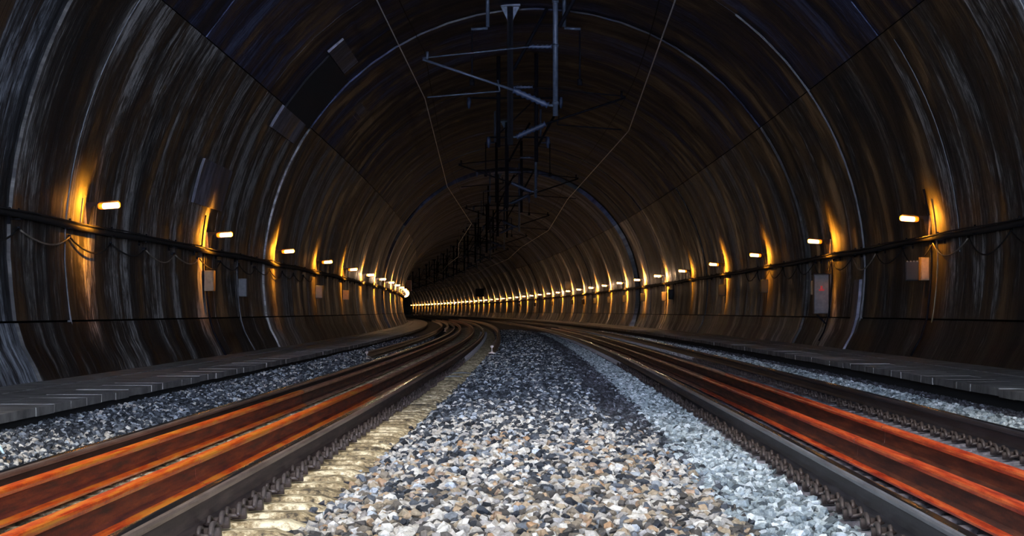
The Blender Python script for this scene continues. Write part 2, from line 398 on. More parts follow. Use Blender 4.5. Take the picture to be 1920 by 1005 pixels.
# stone shapes
stones = []
scol = bpy.data.collections.new('stone_shapes')
for k in range(9):
    bm = bmesh.new()
    r = random.Random(50+k); pts = []
    for _ in range(13):
        v = Vector((r.gauss(0,1), r.gauss(0,1), r.gauss(0,1))).normalized() * r.uniform(.8, 1)
        v.x *= r.uniform(.9, 1.25); v.z *= .84; pts.append(bm.verts.new(v*.5))
    bmesh.ops.convex_hull(bm, input=pts)
    for v in [v for v in bm.verts if not v.link_faces]: bm.verts.remove(v)
    bmesh.ops.recalc_face_normals(bm, faces=bm.faces)
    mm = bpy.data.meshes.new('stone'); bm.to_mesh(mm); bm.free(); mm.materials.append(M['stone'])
    stones.append(mm); so_ = bpy.data.objects.new('stone_shape', mm); scol.objects.link(so_)
def gravel(name, x0, x1, z0, z1, dens, smin, smax, lift, seed, nx=4):
    xs = np.linspace(x0, x1, nx+1); zz = np.arange(z0, z1+.01, 2.0)
    vs = [(X-C(z), z, gz(X)+lift) for z in zz for X in xs]; n = nx+1
    fs = [(i*n+j, i*n+j+1, (i+1)*n+j+1, (i+1)*n+j) for i in range(len(zz)-1) for j in range(nx)]
    me = bpy.data.meshes.new(name); me.from_pydata(vs, [], fs)
    o = link(name, me, fl, M['bed']); o['kind'] = 'stuff'
    ng = bpy.data.node_groups.new(name, 'GeometryNodeTree')
    ng.interface.new_socket('Geometry', in_out='INPUT', socket_type='NodeSocketGeometry')
    ng.interface.new_socket('Geometry', in_out='OUTPUT', socket_type='NodeSocketGeometry')
    nd = ng.nodes; gi = nd.new('NodeGroupInput'); go = nd.new('NodeGroupOutput')
    dp = nd.new('GeometryNodeDistributePointsOnFaces'); dp.inputs['Density'].default_value = dens; dp.inputs['Seed'].default_value = seed
    ci = nd.new('GeometryNodeCollectionInfo'); ci.inputs[0].default_value = scol; ci.inputs['Separate Children'].default_value = True; ci.inputs['Reset Children'].default_value = True
    ip = nd.new('GeometryNodeInstanceOnPoints'); ip.inputs['Pick Instance'].default_value = True
    rr = nd.new('FunctionNodeRandomValue'); rr.data_type = 'FLOAT_VECTOR'; rr.inputs[0].default_value = (-.8, -.8, 0); rr.inputs[1].default_value = (.8, .8, 6.28); rr.inputs['Seed'].default_value = seed+1
    rs = nd.new('FunctionNodeRandomValue'); rs.data_type = 'FLOAT'; rs.inputs[2].default_value = smin; rs.inputs[3].default_value = smax; rs.inputs['Seed'].default_value = seed+2
    ro = nd.new('FunctionNodeRandomValue'); ro.data_type = 'FLOAT_VECTOR'; ro.inputs[0].default_value = (0, 0, -.030); ro.inputs[1].default_value = (0, 0, .028); ro.inputs['Seed'].default_value = seed+3
    sp = nd.new('GeometryNodeSetPosition')
    lk = ng.links.new
    lk(gi.outputs[0], dp.inputs[0]); lk(dp.outputs['Points'], sp.inputs[0]); lk(ro.outputs[0], sp.inputs['Offset'])
    lk(sp.outputs[0], ip.inputs['Points']); lk(ci.outputs[0], ip.inputs['Instance'])
    lk(rr.outputs[0], ip.inputs['Rotation']); lk(rs.outputs[1], ip.inputs['Scale']); lk(ip.outputs[0], go.inputs[0])
    md = o.modifiers.new('gravel', 'NODES'); md.node_group = ng
    return o
HX = .62   # half-width to sleepers' ends handled below
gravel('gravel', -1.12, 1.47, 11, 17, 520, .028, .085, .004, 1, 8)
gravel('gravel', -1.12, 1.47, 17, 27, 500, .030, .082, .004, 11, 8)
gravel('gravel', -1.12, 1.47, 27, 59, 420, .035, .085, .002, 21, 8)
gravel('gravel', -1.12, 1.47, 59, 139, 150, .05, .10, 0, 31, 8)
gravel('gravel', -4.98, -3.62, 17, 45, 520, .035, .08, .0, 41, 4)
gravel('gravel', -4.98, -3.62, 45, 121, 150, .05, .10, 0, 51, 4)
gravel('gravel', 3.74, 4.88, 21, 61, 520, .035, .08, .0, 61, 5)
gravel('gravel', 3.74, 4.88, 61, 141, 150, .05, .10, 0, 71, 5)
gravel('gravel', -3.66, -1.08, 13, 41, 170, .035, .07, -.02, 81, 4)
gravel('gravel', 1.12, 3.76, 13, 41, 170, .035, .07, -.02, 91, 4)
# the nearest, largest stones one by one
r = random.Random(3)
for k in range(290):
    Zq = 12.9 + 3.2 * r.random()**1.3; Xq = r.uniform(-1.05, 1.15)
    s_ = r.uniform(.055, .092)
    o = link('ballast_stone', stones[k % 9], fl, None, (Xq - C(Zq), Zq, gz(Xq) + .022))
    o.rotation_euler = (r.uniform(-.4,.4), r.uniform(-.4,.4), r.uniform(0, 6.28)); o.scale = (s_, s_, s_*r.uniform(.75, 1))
# ------------------------------------------------------------------ walkways of slabs
def walkway(side, name, xin, h, xout):
    wk = tag(empty(name), kind='structure')
    zk = list(np.arange(15.0, 130.0, 1.02)); mk = {}
    r = random.Random(9+side)
    for i, z in enumerate(zk):
        b_ = MB(); g = .012; dz = r.uniform(-.006, .006)
        x0, x1 = xin, xin+.62
        za, zb = z+g, z+1.02-g
        dx = r.uniform(-.008, .008)
        P = lambda X, Z, hh: W(side*X, Z, hh)
        vs = [P(x0+dx, za, h-.085+dz), P(x1, za, h-.085+dz), P(x1, zb, h-.085+dz), P(x0+dx, zb, h-.085+dz),
              P(x0+dx, za, h+dz), P(x1, za, h+dz), P(x1, zb, h+dz), P(x0+dx, zb, h+dz)]
        b_.add(vs, [(0,3,2,1),(4,5,6,7),(0,1,5,4),(1,2,6,5),(2,3,7,6),(3,0,4,7)]); b_.build('edge_slab', M['slab'], wk)
    def strip(nm, pts, m, zz):
        b_ = MB(); k = len(pts)
        for z in zz:
            for X, hh in pts: b_.v.append(tuple(W(side*X, z, hh)))
        for i in range(len(zz)-1):
            for j in range(k-1): b_.f.append((i*k+j, i*k+j+1, (i+1)*k+j+1, (i+1)*k+j)); b_.mi.append(0)
        return b_.build(nm, m, wk)
    zz = list(np.arange(6, 130, 4.0)) + list(np.arange(130, 1001, 6.0))
    # inner strips of paving, separated by shallow seams
    strip('paving_strip', [(xin+.64, h-.05), (xin+.64, h-.004), (xin+1.15, h-.004), (xin+1.15, h-.05)], M['slab'], zz)
    strip('paving_strip', [(xin+1.17, h-.05), (xin+1.17, h+.008), (xout, h+.008)], M['slab'], zz)
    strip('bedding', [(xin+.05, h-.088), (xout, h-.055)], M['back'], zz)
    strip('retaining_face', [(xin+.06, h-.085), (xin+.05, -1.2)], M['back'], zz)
    strip('far_edge', [(xin, h-.085), (xin, h), (xin+.64, h)], M['slab'], list(np.arange(130, 1001, 6.0)))
    return wk
walkway(-1, 'trim_2', 4.93, -.925, 6.75)
walkway(1, 'trim_3', 4.84, -.825, 6.75)
# ------------------------------------------------------------------ tracks
RAILH = .172
HALF = [(.075, 0), (.075, .012), (.035, .024), (.012, .042), (.0085, .07), (.0085, .118), (.014, .126), (.033, .134), (.036, .152), (.033, .164), (.024, .1705), (.010, .172)]
PROFILE = HALF + [(-x, y) for x, y in HALF[::-1]]
def rail(name, X, hb, za, zb, mats, parent=None, tilt=0.0, xfun=None, ends=True, tops=((9, 13),)):
    """rail lying with its foot bottom at height hb (above the lens), from za to zb"""
    zz = []
    z = za
    while z < zb:
        zz.append(z); z += .8 if z < 60 else (2 if z < 200 else 5)
    zz.append(zb)
    b_ = MB(); k = len(PROFILE)
    for z in zz:
        xx = X if xfun is None else xfun(z)
        for px, py in PROFILE:
            b_.v.append(tuple(W(xx + px*math.cos(tilt) - py*math.sin(tilt), z, hb + py*math.cos(tilt) + px*math.sin(tilt))))
    for i in range(len(zz)-1):
        for j in range(k):
            j2 = (j+1) % k
            b_.f.append((i*k+j, i*k+j2, (i+1)*k+j2, (i+1)*k+j))
            mi = 0
            if 10 <= j <= 12: mi = 1
            elif len(mats) == 5 and (j <= 1 or j >= 21): mi = 4
            elif 7 <= j <= 15: mi = 2 if len(mats) > 2 else 0
            b_.mi.append(mi if mi < len(mats) else 0)
    if ends:
        em = 3 if len(mats) > 3 else 0
        b_.f.append(tuple(range(k))[::-1]); b_.mi.append(em)
        b_.f.append(tuple((len(zz)-1)*k + j for j in range(k))); b_.mi.append(em)
    me = b_.mesh(name)
    for m_ in mats: me.materials.append(m_)
    bm = bmesh.new(); bm.from_mesh(me); bmesh.ops.recalc_face_normals(bm, faces=bm.faces); bm.to_mesh(me); bm.free()
    return link(name, me, parent)
def clip_mesh():
    b_ = MB()
    # spring clip: round bar bent over the rail foot, and the cast shoulder it sits in
    pts = []
    for k in range(11):
        a = PI*k/10; pts.append((.035 - .0*k, -.075*math.cos(a), .018 + .052*math.sin(a)))
    b_.tube(pts, .0125, 6)
    pts = [(-.02 + .0*k, -.045*math.cos(PI*k/8), .022 + .03*math.sin(PI*k/8)) for k in range(9)]
    b_.tube(pts, .011, 6)
    b_.tube([(.035, .075, .018), (-.01, .06, .02), (-.035, .03, .02)], .011, 6)
    b_.tube([(.035, -.075, .018), (-.01, -.06, .02), (-.035, -.03, .02)], .011, 6)
    b_.box((.0, -.03, -.004), (.06, .03, .05))
    return b_.mesh('rail_clip', True)
CLIP = clip_mesh(); CLIP.materials.append(M['clip'])
def sleeper_mesh(name, m):
    b_ = MB(); n = 15; k = 8
    for i in range(n):
        t = i/(n-1)*2-1; x = t*1.3
        e = min(1, (1-abs(t))/.045)
        top = -.0 - .022*math.exp(-(t/.32)**2) - (.055*(1-e)) - max(0, abs(t)-.78)*.12
        w_ = .150 if abs(t) > .3 else .132
        w_ -= .02*(1-e)
        for (yy, zz) in ((-w_, -.20), (-w_*.86, top-.035), (-w_*.76, top-.010), (-w_*.60, top), (w_*.60, top), (w_*.76, top-.010), (w_*.86, top-.035), (w_, -.20)):
            b_.v.append((x, yy, zz))
    for i in range(n-1):
        for j in range(k-1): b_.f.append((i*k+j, (i+1)*k+j, (i+1)*k+j+1, i*k+j+1)); b_.mi.append(0)
    b_.f.append(tuple(range(k))); b_.mi.append(0); b_.f.append(tuple((n-1)*k+j for j in range(k))[::-1]); b_.mi.append(0)
    me = b_.mesh(name, True); me.materials.append(m)
    bm = bmesh.new(); bm.from_mesh(me); bmesh.ops.recalc_face_normals(bm, faces=bm.faces); bm.to_mesh(me); bm.free()
    return me
def track(xl, xr, hl, hr, smat, label, mats_l, mats_r):
    """xl, xr rail axes; hl, hr foot heights relative to the lens"""
    t = tag(empty('railway_track', (0, 12, 0)), label, 'railway track')
    inv = Matrix.Translation((0, -12, 0))
    def child(o): o.matrix_parent_inverse = inv; return o
    child(rail('running_rail', xl, hl, 7, 900, mats_l, t, 0, None))
    child(rail('running_rail', xr, hr, 7, 900, mats_r, t, 0, None))
    cant = math.atan2(hr-hl, xr-xl); xm = (xl+xr)/2; hm = (hl+hr)/2
    sm = sleeper_mesh('sleeper', smat); r = random.Random(int(abs(xm*10)))
    for i in range(290):
        Z = 12.2 + .6*i
        slope = (C(Z+1)-C(Z-1))/2
        s_ = link('sleeper', sm, t); s_.matrix_parent_inverse = inv
        p = W(xm, Z, hm-.004)
        s_.location = (p.x + r.uniform(-.02,.02), p.y + r.uniform(-.012,.012), p.z - r.uniform(0, .004))
        s_.rotation_euler = (0, -cant, slope + r.uniform(-.012,.012))
        if i < 73:
            for (xx, d) in ((xl-xm, -1), (xl-xm, 1), (xr-xm, -1), (xr-xm, 1)):
                c_ = link('rail_clip', CLIP, s_); c_.location = ((xx + d*.098), 0, .012)
                c_.rotation_euler = (0, 0, (0 if d > 0 else PI) + r.uniform(-.05,.05)); c_.scale = (1.1, 1.25, .95)
        # beyond, joined clips on a few more sleepers
    far = MB()
    for i in range(73, 200):
        Z = 12.2 + .6*i
        for X, hh, d in ((xl, hl, -1), (xl, hl, 1), (xr, hr, -1), (xr, hr, 1)):
            p = W(X + d*.105, Z, hh); far.box((p.x-.05, p.y-.09, p.z), (p.x+.05, p.y+.09, p.z+.05))
    fo = far.build('rail_clips', M['clip'], t); fo['kind'] = 'stuff'; fo.matrix_parent_inverse = inv
    return t
XL2, XL1, XR1, XR2 = -1.603, -3.103, 1.683, 3.183
HL2, HL1, HR1, HR2 = -.821-RAILH, -.903-RAILH, -.894-RAILH, -.802-RAILH
track(XL1, XL2, HL1, HL2, M['sleeper_sand'], 'railway track on sandy concrete sleepers running beside the left walkway',
      [M['rail_side'], M['rail_top'], M['rail_head_brown']], [M['rail_side'], M['rail_top'], M['rail_head_brown']])
track(XR1, XR2, HR1, HR2, M['sleeper_grey'], 'railway track on grey violet sleepers running beside the right walkway',
      [M['rail_dark'], M['rail_top'], M['rail_head_grey']], [M['rail_dark'], M['rail_top'], M['rail_dark']])
def stored(X, h, za, zb, mats, label, group=None, name='stored_rail', xfun=None):
    o = rail(name, X, h, za, zb, mats, None, 0, xfun)
    # origin at the near end
    return tag(o, label, 'rail', group)
def hs(X, a, b, ha, hb): return ha + (X-a)/(b-a)*(hb-ha)
def hL(X): return hs(X, XL1, XL2, HL1, HL2) + .004
def hR(X): return hs(X, XR1, XR2, HR1, HR2) + .004
M['web_shade_left'] = rail_material('shaded_red_rust_web', [(.36, (.05, .006, .002)), (.5, (.20, .022, .004)), (.66, (.42, .07, .01))], .6, .0)  # web shade put into the colour, below the brighter rust of the head
M['web_shade_right'] = rail_material('shaded_brown_rust_web', [(.36, (.03, .008, .004)), (.5, (.10, .024, .010)), (.66, (.24, .06, .02))], .6, .0)  # same coloured-in web shade for right and far rails
RL = [M['web_shade_left'], M['rust_left'], M['rust_left'], M['web_shade_left'], M['rust_left']]
M['rust_dull'] = rail_material('dull_far_rust', [(.36, (.22, .085, .045)), (.5, (.50, .21, .11)), (.64, (.72, .38, .24))], .40, .0)
RD = [M['web_shade_right'], M['rust_dull'], M['rust_dull'], M['web_shade_right'], M['rust_dull']]
RR = [M['web_shade_right'], M['rust_right'], M['rust_right'], M['web_shade_right'], M['rust_right']]; RS = [M['rail_stored'], M['rail_stored'], M['rail_stored'], M['rail_end']]
XG1, XG2, XG3, XG4 = -2.74, -2.06, 2.12, 2.49
def zat(y, h): return F*(-h)/(y-584)
zj1 = 18.9
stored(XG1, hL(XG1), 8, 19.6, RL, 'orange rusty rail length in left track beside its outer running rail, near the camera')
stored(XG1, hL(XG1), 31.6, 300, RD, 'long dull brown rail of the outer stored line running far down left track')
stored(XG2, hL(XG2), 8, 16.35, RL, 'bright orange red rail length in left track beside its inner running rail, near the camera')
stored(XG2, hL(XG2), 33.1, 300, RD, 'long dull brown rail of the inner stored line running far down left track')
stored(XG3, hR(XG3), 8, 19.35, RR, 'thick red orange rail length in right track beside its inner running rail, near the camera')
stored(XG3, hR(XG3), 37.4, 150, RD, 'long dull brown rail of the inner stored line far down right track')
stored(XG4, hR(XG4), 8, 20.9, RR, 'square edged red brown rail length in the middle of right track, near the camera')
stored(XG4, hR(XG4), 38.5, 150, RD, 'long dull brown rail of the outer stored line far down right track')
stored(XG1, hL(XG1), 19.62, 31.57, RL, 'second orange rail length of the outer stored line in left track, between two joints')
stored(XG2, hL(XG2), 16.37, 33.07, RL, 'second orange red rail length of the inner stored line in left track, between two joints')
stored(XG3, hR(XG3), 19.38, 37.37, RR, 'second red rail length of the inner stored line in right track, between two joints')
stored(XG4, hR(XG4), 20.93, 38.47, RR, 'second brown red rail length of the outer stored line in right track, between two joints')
stored(-1.0, .195-CAMH, 61, 300, RS, 'spare rail lying on the central ballast with a pale cut end facing the camera')
stored(-3.87, .02-CAMH, 64, 300, RS, 'spare rail on ballast beside the left walkway, its end by the white debris')
stored(-3.48, .10-CAMH, 140, 300, RS, 'far spare rail with lit upright end on the outer side of left track')
# ------------------------------------------------------------------ lamps
def lamp_parts(side):
    """meshes in local coordinates: origin on the wall face at lamp height; +x points into the tunnel"""
    br = MB().box((0.0, -.02, -.34), (.035, .02, .08)).mesh('b')
    g = MB(); g.add([(.03,-.012,.07),(.03,-.012,-.30),(.06,-.012,-.30),(.13,-.012,.0),(.26,-.012,.035),(.26,-.012,.06),(.03,.012,.07),(.03,.012,-.30),(.06,.012,-.30),(.13,.012,.0),(.26,.012,.035),(.26,.012,.06)],
          [(0,1,2,3,4,5),(11,10,9,8,7,6),(0,6,7,1),(1,7,8,2),(2,8,9,3),(3,9,10,4),(4,10,11,5),(5,11,6,0)])
    def capsule(x0, x1, r, sy, sz):
        b_ = MB(); pts = []; rs = []
        for t, q in ((0, .55), (.04, .85), (.12, 1), (.88, 1), (.96, .85), (1, .55)):
            pts.append((x0+(x1-x0)*t, 0, 0)); rs.append(r*q)
        b_.tube(pts, rs, 12); b_.v = [(x, y*sy, z*sz) for x, y, z in b_.v]; return b_
    hb = capsule(.22, .56, .062, 1.0, .85).mesh('h', True)
    hood = MB().box((.24, -.075, .045), (.54, .085, .062)).mesh('hd')
    core = capsule(.285, .552, .047, 1.0, 1.02); core.v = [(x, y-.028*side, z-.006) for x, y, z in core.v]; core = core.mesh('c', True)
    bolt = MB().tube([(.03, 0, -.36), (.03, 0, -.30)], .03, 8).mesh('j')
    return {'wall_bracket': (br, M['box_tan']), 'bracket_gusset': (g.mesh('g'), M['metal_dark']), 'lamp_housing': (hb, M['lamp_shell']), 'lamp_hood': (hood, M['metal_dark']), 'lit_tube': (core, M['lamp_core']), 'junction_knob': (bolt, M['metal_dark'])}
LPS = {-1: lamp_parts(1), 1: lamp_parts(-1)}
for LP in LPS.values():
    for k, (me_, m_) in LP.items(): me_.materials.append(m_)
lt_near = bpy.data.lights.new('lamp_glow', 'POINT'); lt_near.energy = LAMP_W; lt_near.color = LAMP_COL; lt_near.shadow_soft_size = .05
lt_wash = bpy.data.lights.new('lamp_wash', 'SPOT'); lt_wash.energy = LAMP_W * 8.5; lt_wash.color = LAMP_COL
lt_wash.spot_size = math.radians(158); lt_wash.spot_blend = 1.0; lt_wash.shadow_soft_size = .05
lt_wash2 = lt_wash.copy(); lt_wash2.energy = LAMP_W * 26
lt_near.energy = LAMP_W * .07
lt_far = lt_near.copy(); lt_far.energy = LAMP_W * 1.5; lt_far.color = FAR_COL
def lamp(side, Z, h, label, group, full=True):
    xw = wall_x(h)
    p = W(side*xw, Z, h); slope = (C(Z+1)-C(Z-1))/2
    o = empty('wall_lamp', p, (0, math.radians(-4), (0 if side < 0 else PI) + slope))
    for k, (me_, m_) in LPS[side].items():
        link(k, me_, o)
    lo = bpy.data.objects.new('lamp_glow', lt_near if Z < 125 else lt_far); COL.objects.link(lo); lo.parent = o; lo.location = (.31, .16*side, -.02)
    lw = bpy.data.objects.new('lamp_wash', lt_wash if Z < 125 else lt_wash2); COL.objects.link(lw); lw.parent = o
    lw.location = (.60, .10*side, -.03); lw.rotation_euler = Vector((-1, 0, -.05)).to_track_quat('-Z', 'Y').to_euler()
    return tag(o, label, 'lamp', group)
SP = 16.431
for i in range(44):
    Z = 50.83 + SP*i
    if i < 30: lb, gp = f'{ORD[i]} glowing amber wall lamp from the camera along the right wall', 'lamps along the right wall'
    else: lb, gp = 'tiny glowing lamp in the far row along the outer curved wall', 'distant lamps along the outer curved wall'
    lamp(1, Z, 1.64, lb, gp)
for i in range(17):
    Z = 42.98 + SP*i
    lb = f'{ORD[i]} glowing amber wall lamp from the camera along the left wall'
    lamp(-1, Z, 1.59, lb, 'lamps along the left wall')
# ------------------------------------------------------------------ trunk cable on each wall, its clamps, and the slack loops
def trunk(side, h, label):
    t = tag(empty('cable_duct', W(side*6.9, 30, h)), label, 'cable duct')
    inv = Matrix.Translation(-t.location)
    b_ = MB(); zz = list(np.arange(8, 140, 2.0)) + list(np.arange(140, 1000, 6.0))
    pts = [W(side*(wall_x(h)-.09), z, h + .02*math.sin(z*.39)) for z in zz]
    b_.tube(pts, .052, 8); o = b_.build('duct', M['cable'], t, True); o.matrix_parent_inverse = inv
    b_ = MB(); pts = [W(side*(wall_x(h)-.16), z, h+.045 + .012*math.sin(z*.7)) for z in zz]
    b_.tube(pts, .012, 6); o = b_.build('thin_cable', M['cable'], t, True); o.matrix_parent_inverse = inv
    for k in range(60):
        z = 32.9 + 4.1*k; p = W(side*wall_x(h), z, h)
        c_ = MB(); c_.box((-.17 if side > 0 else 0, -.02, -.065), (0 if side > 0 else .17, .02, -.05)); c_.box((-.02, -.02, -.12), (.02, .02, .10))
        c_.tube([(-side*.13, 0, .05), (-side*.13, 0, .085)], .016, 6)
        if k == 0: cm = c_.mesh('duct_clamp'); cm.materials.append(M['metal_dark'])
        q = link('duct_clamp', cm, t, None, p); q.matrix_parent_inverse = inv
    return t
trunk(-1, 1.27, 'thick black cable duct running the whole length of the left wall under the lamps')
trunk(1, 1.30, 'thick black cable duct running the whole length of the right wall under the lamps')
def loops(side, hh, sag, z0, n, label, pale):
    t = tag(empty('slack_cable', W(side*6.95, z0, hh)), label, 'cable'); inv = Matrix.Translation(-t.location)
    for k in range(n):
        za = z0 + 4.1*k; s_ = sag * (1 if k % 2 == 0 else .8)
        pts = [W(side*(wall_x(hh)-.05-.05*math.sin(PI*u)), za + 4.1*u, hh - s_*4*u*(1-u)) for u in np.linspace(0, 1, 13)]
        m_ = M['cable_pale'] if k in pale else M['cable']
        o = MB().tube(pts, .014, 6).build('cable_loop', m_, t, True); o.matrix_parent_inverse = inv
        p = W(side*wall_x(hh), za, hh)
        o = MB().box((-.07, -.02, -.02), (.07, .02, .03)).build('hook', M['metal_dark'], t); o.location = p; o.matrix_parent_inverse = inv
loops(-1, 1.10, .20, 33.4, 14, 'slack cable hanging in loops from hooks under the left cable duct', (1, 4, 5))
loops(1, 1.22, .33, 34.1, 14, 'slack cable hanging in loops from hooks under the right cable duct', (3, 6))
# ------------------------------------------------------------------ boxes, conduits and cabinets on the walls
def wall_box(name, side, Z, htop, hbot, wx, dz, m, label, conduit=None, group=None, extras=None):
    xw = min(wall_x(htop), wall_x(hbot))
    t = tag(empty(name, W(side*xw, Z, hbot)), label, 'box', group); hgt = htop-hbot
    sx = -side
    def bx(a, b): 
        x0, x1 = sorted((sx*a[0], sx*b[0])); return (x0, a[1], a[2]), (x1, b[1], b[2])
    body = MB(); body.box(*bx((-.06, -dz/2, 0), (wx, dz/2, hgt))); body.build('box_body', m, t, bevel=.008)
    lid = MB(); lid.box(*bx((.02, -dz/2-.018, .02), (wx-.015, -dz/2+.001, hgt-.02))); lid.build('box_lid', m, t, bevel=.004)
    if conduit:
        c_ = MB(); c_.tube([(sx*-.0, -dz/2-.03, conduit - hbot), (sx*-.0, -dz/2-.03, -.25)], .02, 8); c_.build('conduit', M['metal_dark'], t, True)
    return t
b1 = wall_box('junction_box', -1, 59.2, .86, .43, .22, .3, M['box_tan'], 'tan junction box under the second lamp of the left wall', 1.28)
b2 = wall_box('junction_box', -1, 66.3, .77, .35, .21, .3, M['box_grey'], 'grey junction box on the left wall, between its second and third lamps', 1.28)
b3 = wall_box('junction_box', -1, 92.6, .85, .43, .24, .3, M['box_grey'], 'grey junction box under the fourth lamp of the left wall', 1.28)
b4 = wall_box('junction_box', -1, 109, .82, .45, .24, .3, M['box_tan'], 'pale tan junction box under the fifth lamp of the left wall', 1.28)
b5 = wall_box('junction_box', 1, 51.3, .98, .56, .17, .3, M['box_tan'], 'small tan junction box under the first lamp of the right wall', 1.3)
b6 = wall_box('terminal_box', 1, 51.9, .92, .56, .36, .2, M['box_dark'], 'black terminal box with four pale tags left of the first right wall lamp box')
for k in range(4):
    o = MB().box((-.34+.06*k, -.115, .345), (-.31+.06*k, -.10, .37)).build('tag', M['white'], b6)
b7 = wall_box('control_cabinet', 1, 67.6, .88, -.05, .36, .4, M['box_grey'], 'tall grey control cabinet with a red mark on the right wall by its second lamp', 1.2)
mk = MB(); mk.add([(-.17,-.224,.60),(-.13,-.224,.52),(-.23,-.224,.52),(-.26,-.224,.60),(-.18,-.224,.70),(-.16,-.224,.66)], [(0,1,2,3,4,5)]); 
mk = MB(); mk.box((-.25, -.224, .54), (-.12, -.219, .585)); mk.box((-.21, -.2245, .585), (-.16, -.219, .66)); mk.build('red_mark', M['red'], b7)
o = MB().box((-.39, -.26, .93), (.03, .22, .955)).build('cabinet_roof', M['metal_dark'], b7)
o = MB().tube([(-.3, -.15, -.02), (.0, -.15, -.32)], .022, 6).build('support_strut', M['metal_dark'], b7)
o = MB().tube([(-.42, -.2, .45), (-.42, -.2, .78)], .03, 8).build('side_handle', M['box_tan'], b7)
b8 = wall_box('junction_box', 1, 133.2, .93, .50, .22, .3, M['box_tan'], 'tan junction box under the sixth lamp of the right wall', 1.3)
b9 = wall_box('junction_box', 1, 128.6, 1.0, .55, .22, .3, M['box_dark'], 'dark junction box just in front of the tan one on the right wall', 1.3)
for k, Z in enumerate((84.0, 100.4, 149.6, 166.2, 182.5, 199, 215, 231.6, 264.5, 297, 330)):
    wall_box('junction_box', 1, Z, .95, .55, .24, .3, M['box_dark'], f'small dark junction box, {ORD[k]} of the row of dark boxes under the right wall lamps', 1.3, 'dark boxes along the right wall')
b10 = wall_box('equipment_cabinet', 1, 232, 2.45, 1.65, .5, .4, M['box_dark'], 'dark equipment cabinet above the duct on the right wall among the far lamps')
b11 = wall_box('signal_box', -1, 262, 2.9, 1.9, .5, .4, M['amber_lit'], 'small amber lit box where the left wall curves out of sight')
b12 = wall_box('alarm_box', 1, 420, 3.4, 2.2, 1.2, .5, M['box_dark'], 'lone black box high on the far outer wall above the row of lamps')
# second pole and small frame beside near lamps
def conduit(side, Z, h0, h1, r_, m, label, name='conduit_pipe'):
    n = 10; pts = [W(side*(wall_x(h) - r_ - .01), Z, h) for h in np.linspace(h0, h1, n)]
    o = MB().tube(pts, r_, 8).build(name, m, None, True); return tag(o, label, 'pipe')
conduit(-1, 42.6, 1.32, 1.72, .022, M['box_tan'], 'short upright tan conduit left of the first left wall lamp bracket')
conduit(-1, 58.6, 1.36, 2.0, .016, M['metal_dark'], 'thin upright black conduit left of the second left wall lamp')
conduit(-1, 59.4, -.92, 1.2, .022, M['metal_dark'], 'dark conduit dropping from the left duct behind the tan junction box')
conduit(-1, 66.0, -.9, 1.2, .018, M['box_grey'], 'grey conduit running down the left wall past the grey junction box')
conduit(1, 50.9, -.8, 2.2, .022, M['metal_dark'], 'dark conduit running down the right wall under its first lamp')
conduit(1, 50.2, -.2, 2.0, .014, M['box_tan'], 'thin tan conduit beside the first right wall lamp bracket')
conduit(1, 67.3, -.7, 1.2, .018, M['metal_dark'], 'thin dark conduit behind the tall grey control cabinet')
# white lime lines along joints
def line(side, Z, v0, v1, wd, m, nm='lime_line', parent=None):
    return plate(nm, m, Z-wd/2, Z+wd/2, v0, v1, side, .075 if abs(Z-73) < 1.5 else .045, parent, 20)
line(-1, 41.3, -1.0, 5.2, .03, M['white'], parent=wl)
line(1, 60.9, -1.0, 6.5, .035, M['white'], parent=wr)
line(1, 47.5, .2, 4.0, .03, M['white'], parent=wr)
line(1, 83, .5, 5.0, .04, M['white'], parent=wr)
o = plate('plaster_strip', M['patch_pale'], 61.6, 62.6, -1.7, -.1, 1, .05, wr)
# repaired rectangles high on the left: corners traced back onto the lining
def patch(px, m, parent, nm, th=.05):
    zs_, vs_ = zip(*[zv_at(x, y, -1) for x, y in px])
    return plate(nm, m, min(zs_), max(zs_), min(vs_), max(vs_), -1, th, parent, 10)
def patch_c(x, y, dz, dv, m, parent, nm, th=.05, side=-1):
    Z, v = zv_at(x, y, side); return plate(nm, m, Z-dz/2, Z+dz/2, v-dv/2, v+dv/2, side, th, parent, 8)
patch([(530, 197), (565, 235), (503, 235)], M['patch_pale'], cl, 'repair_patch', .06)
patch([(640, 68), (666, 112), (615, 98)], M['patch_pale'], cl, 'repair_patch', .06)
patch([(529, 200), (616, 102), (575, 238)], M['patch_dark'], cl, 'coated_patch', .05)
patch([(672, 190), (686, 206), (652, 206)], M['patch_pale'], cl, 'repair_patch', .05)
patch([(377, 294), (425, 333), (362, 380)], M['patch_pale'], wl, 'repair_patch', .05)
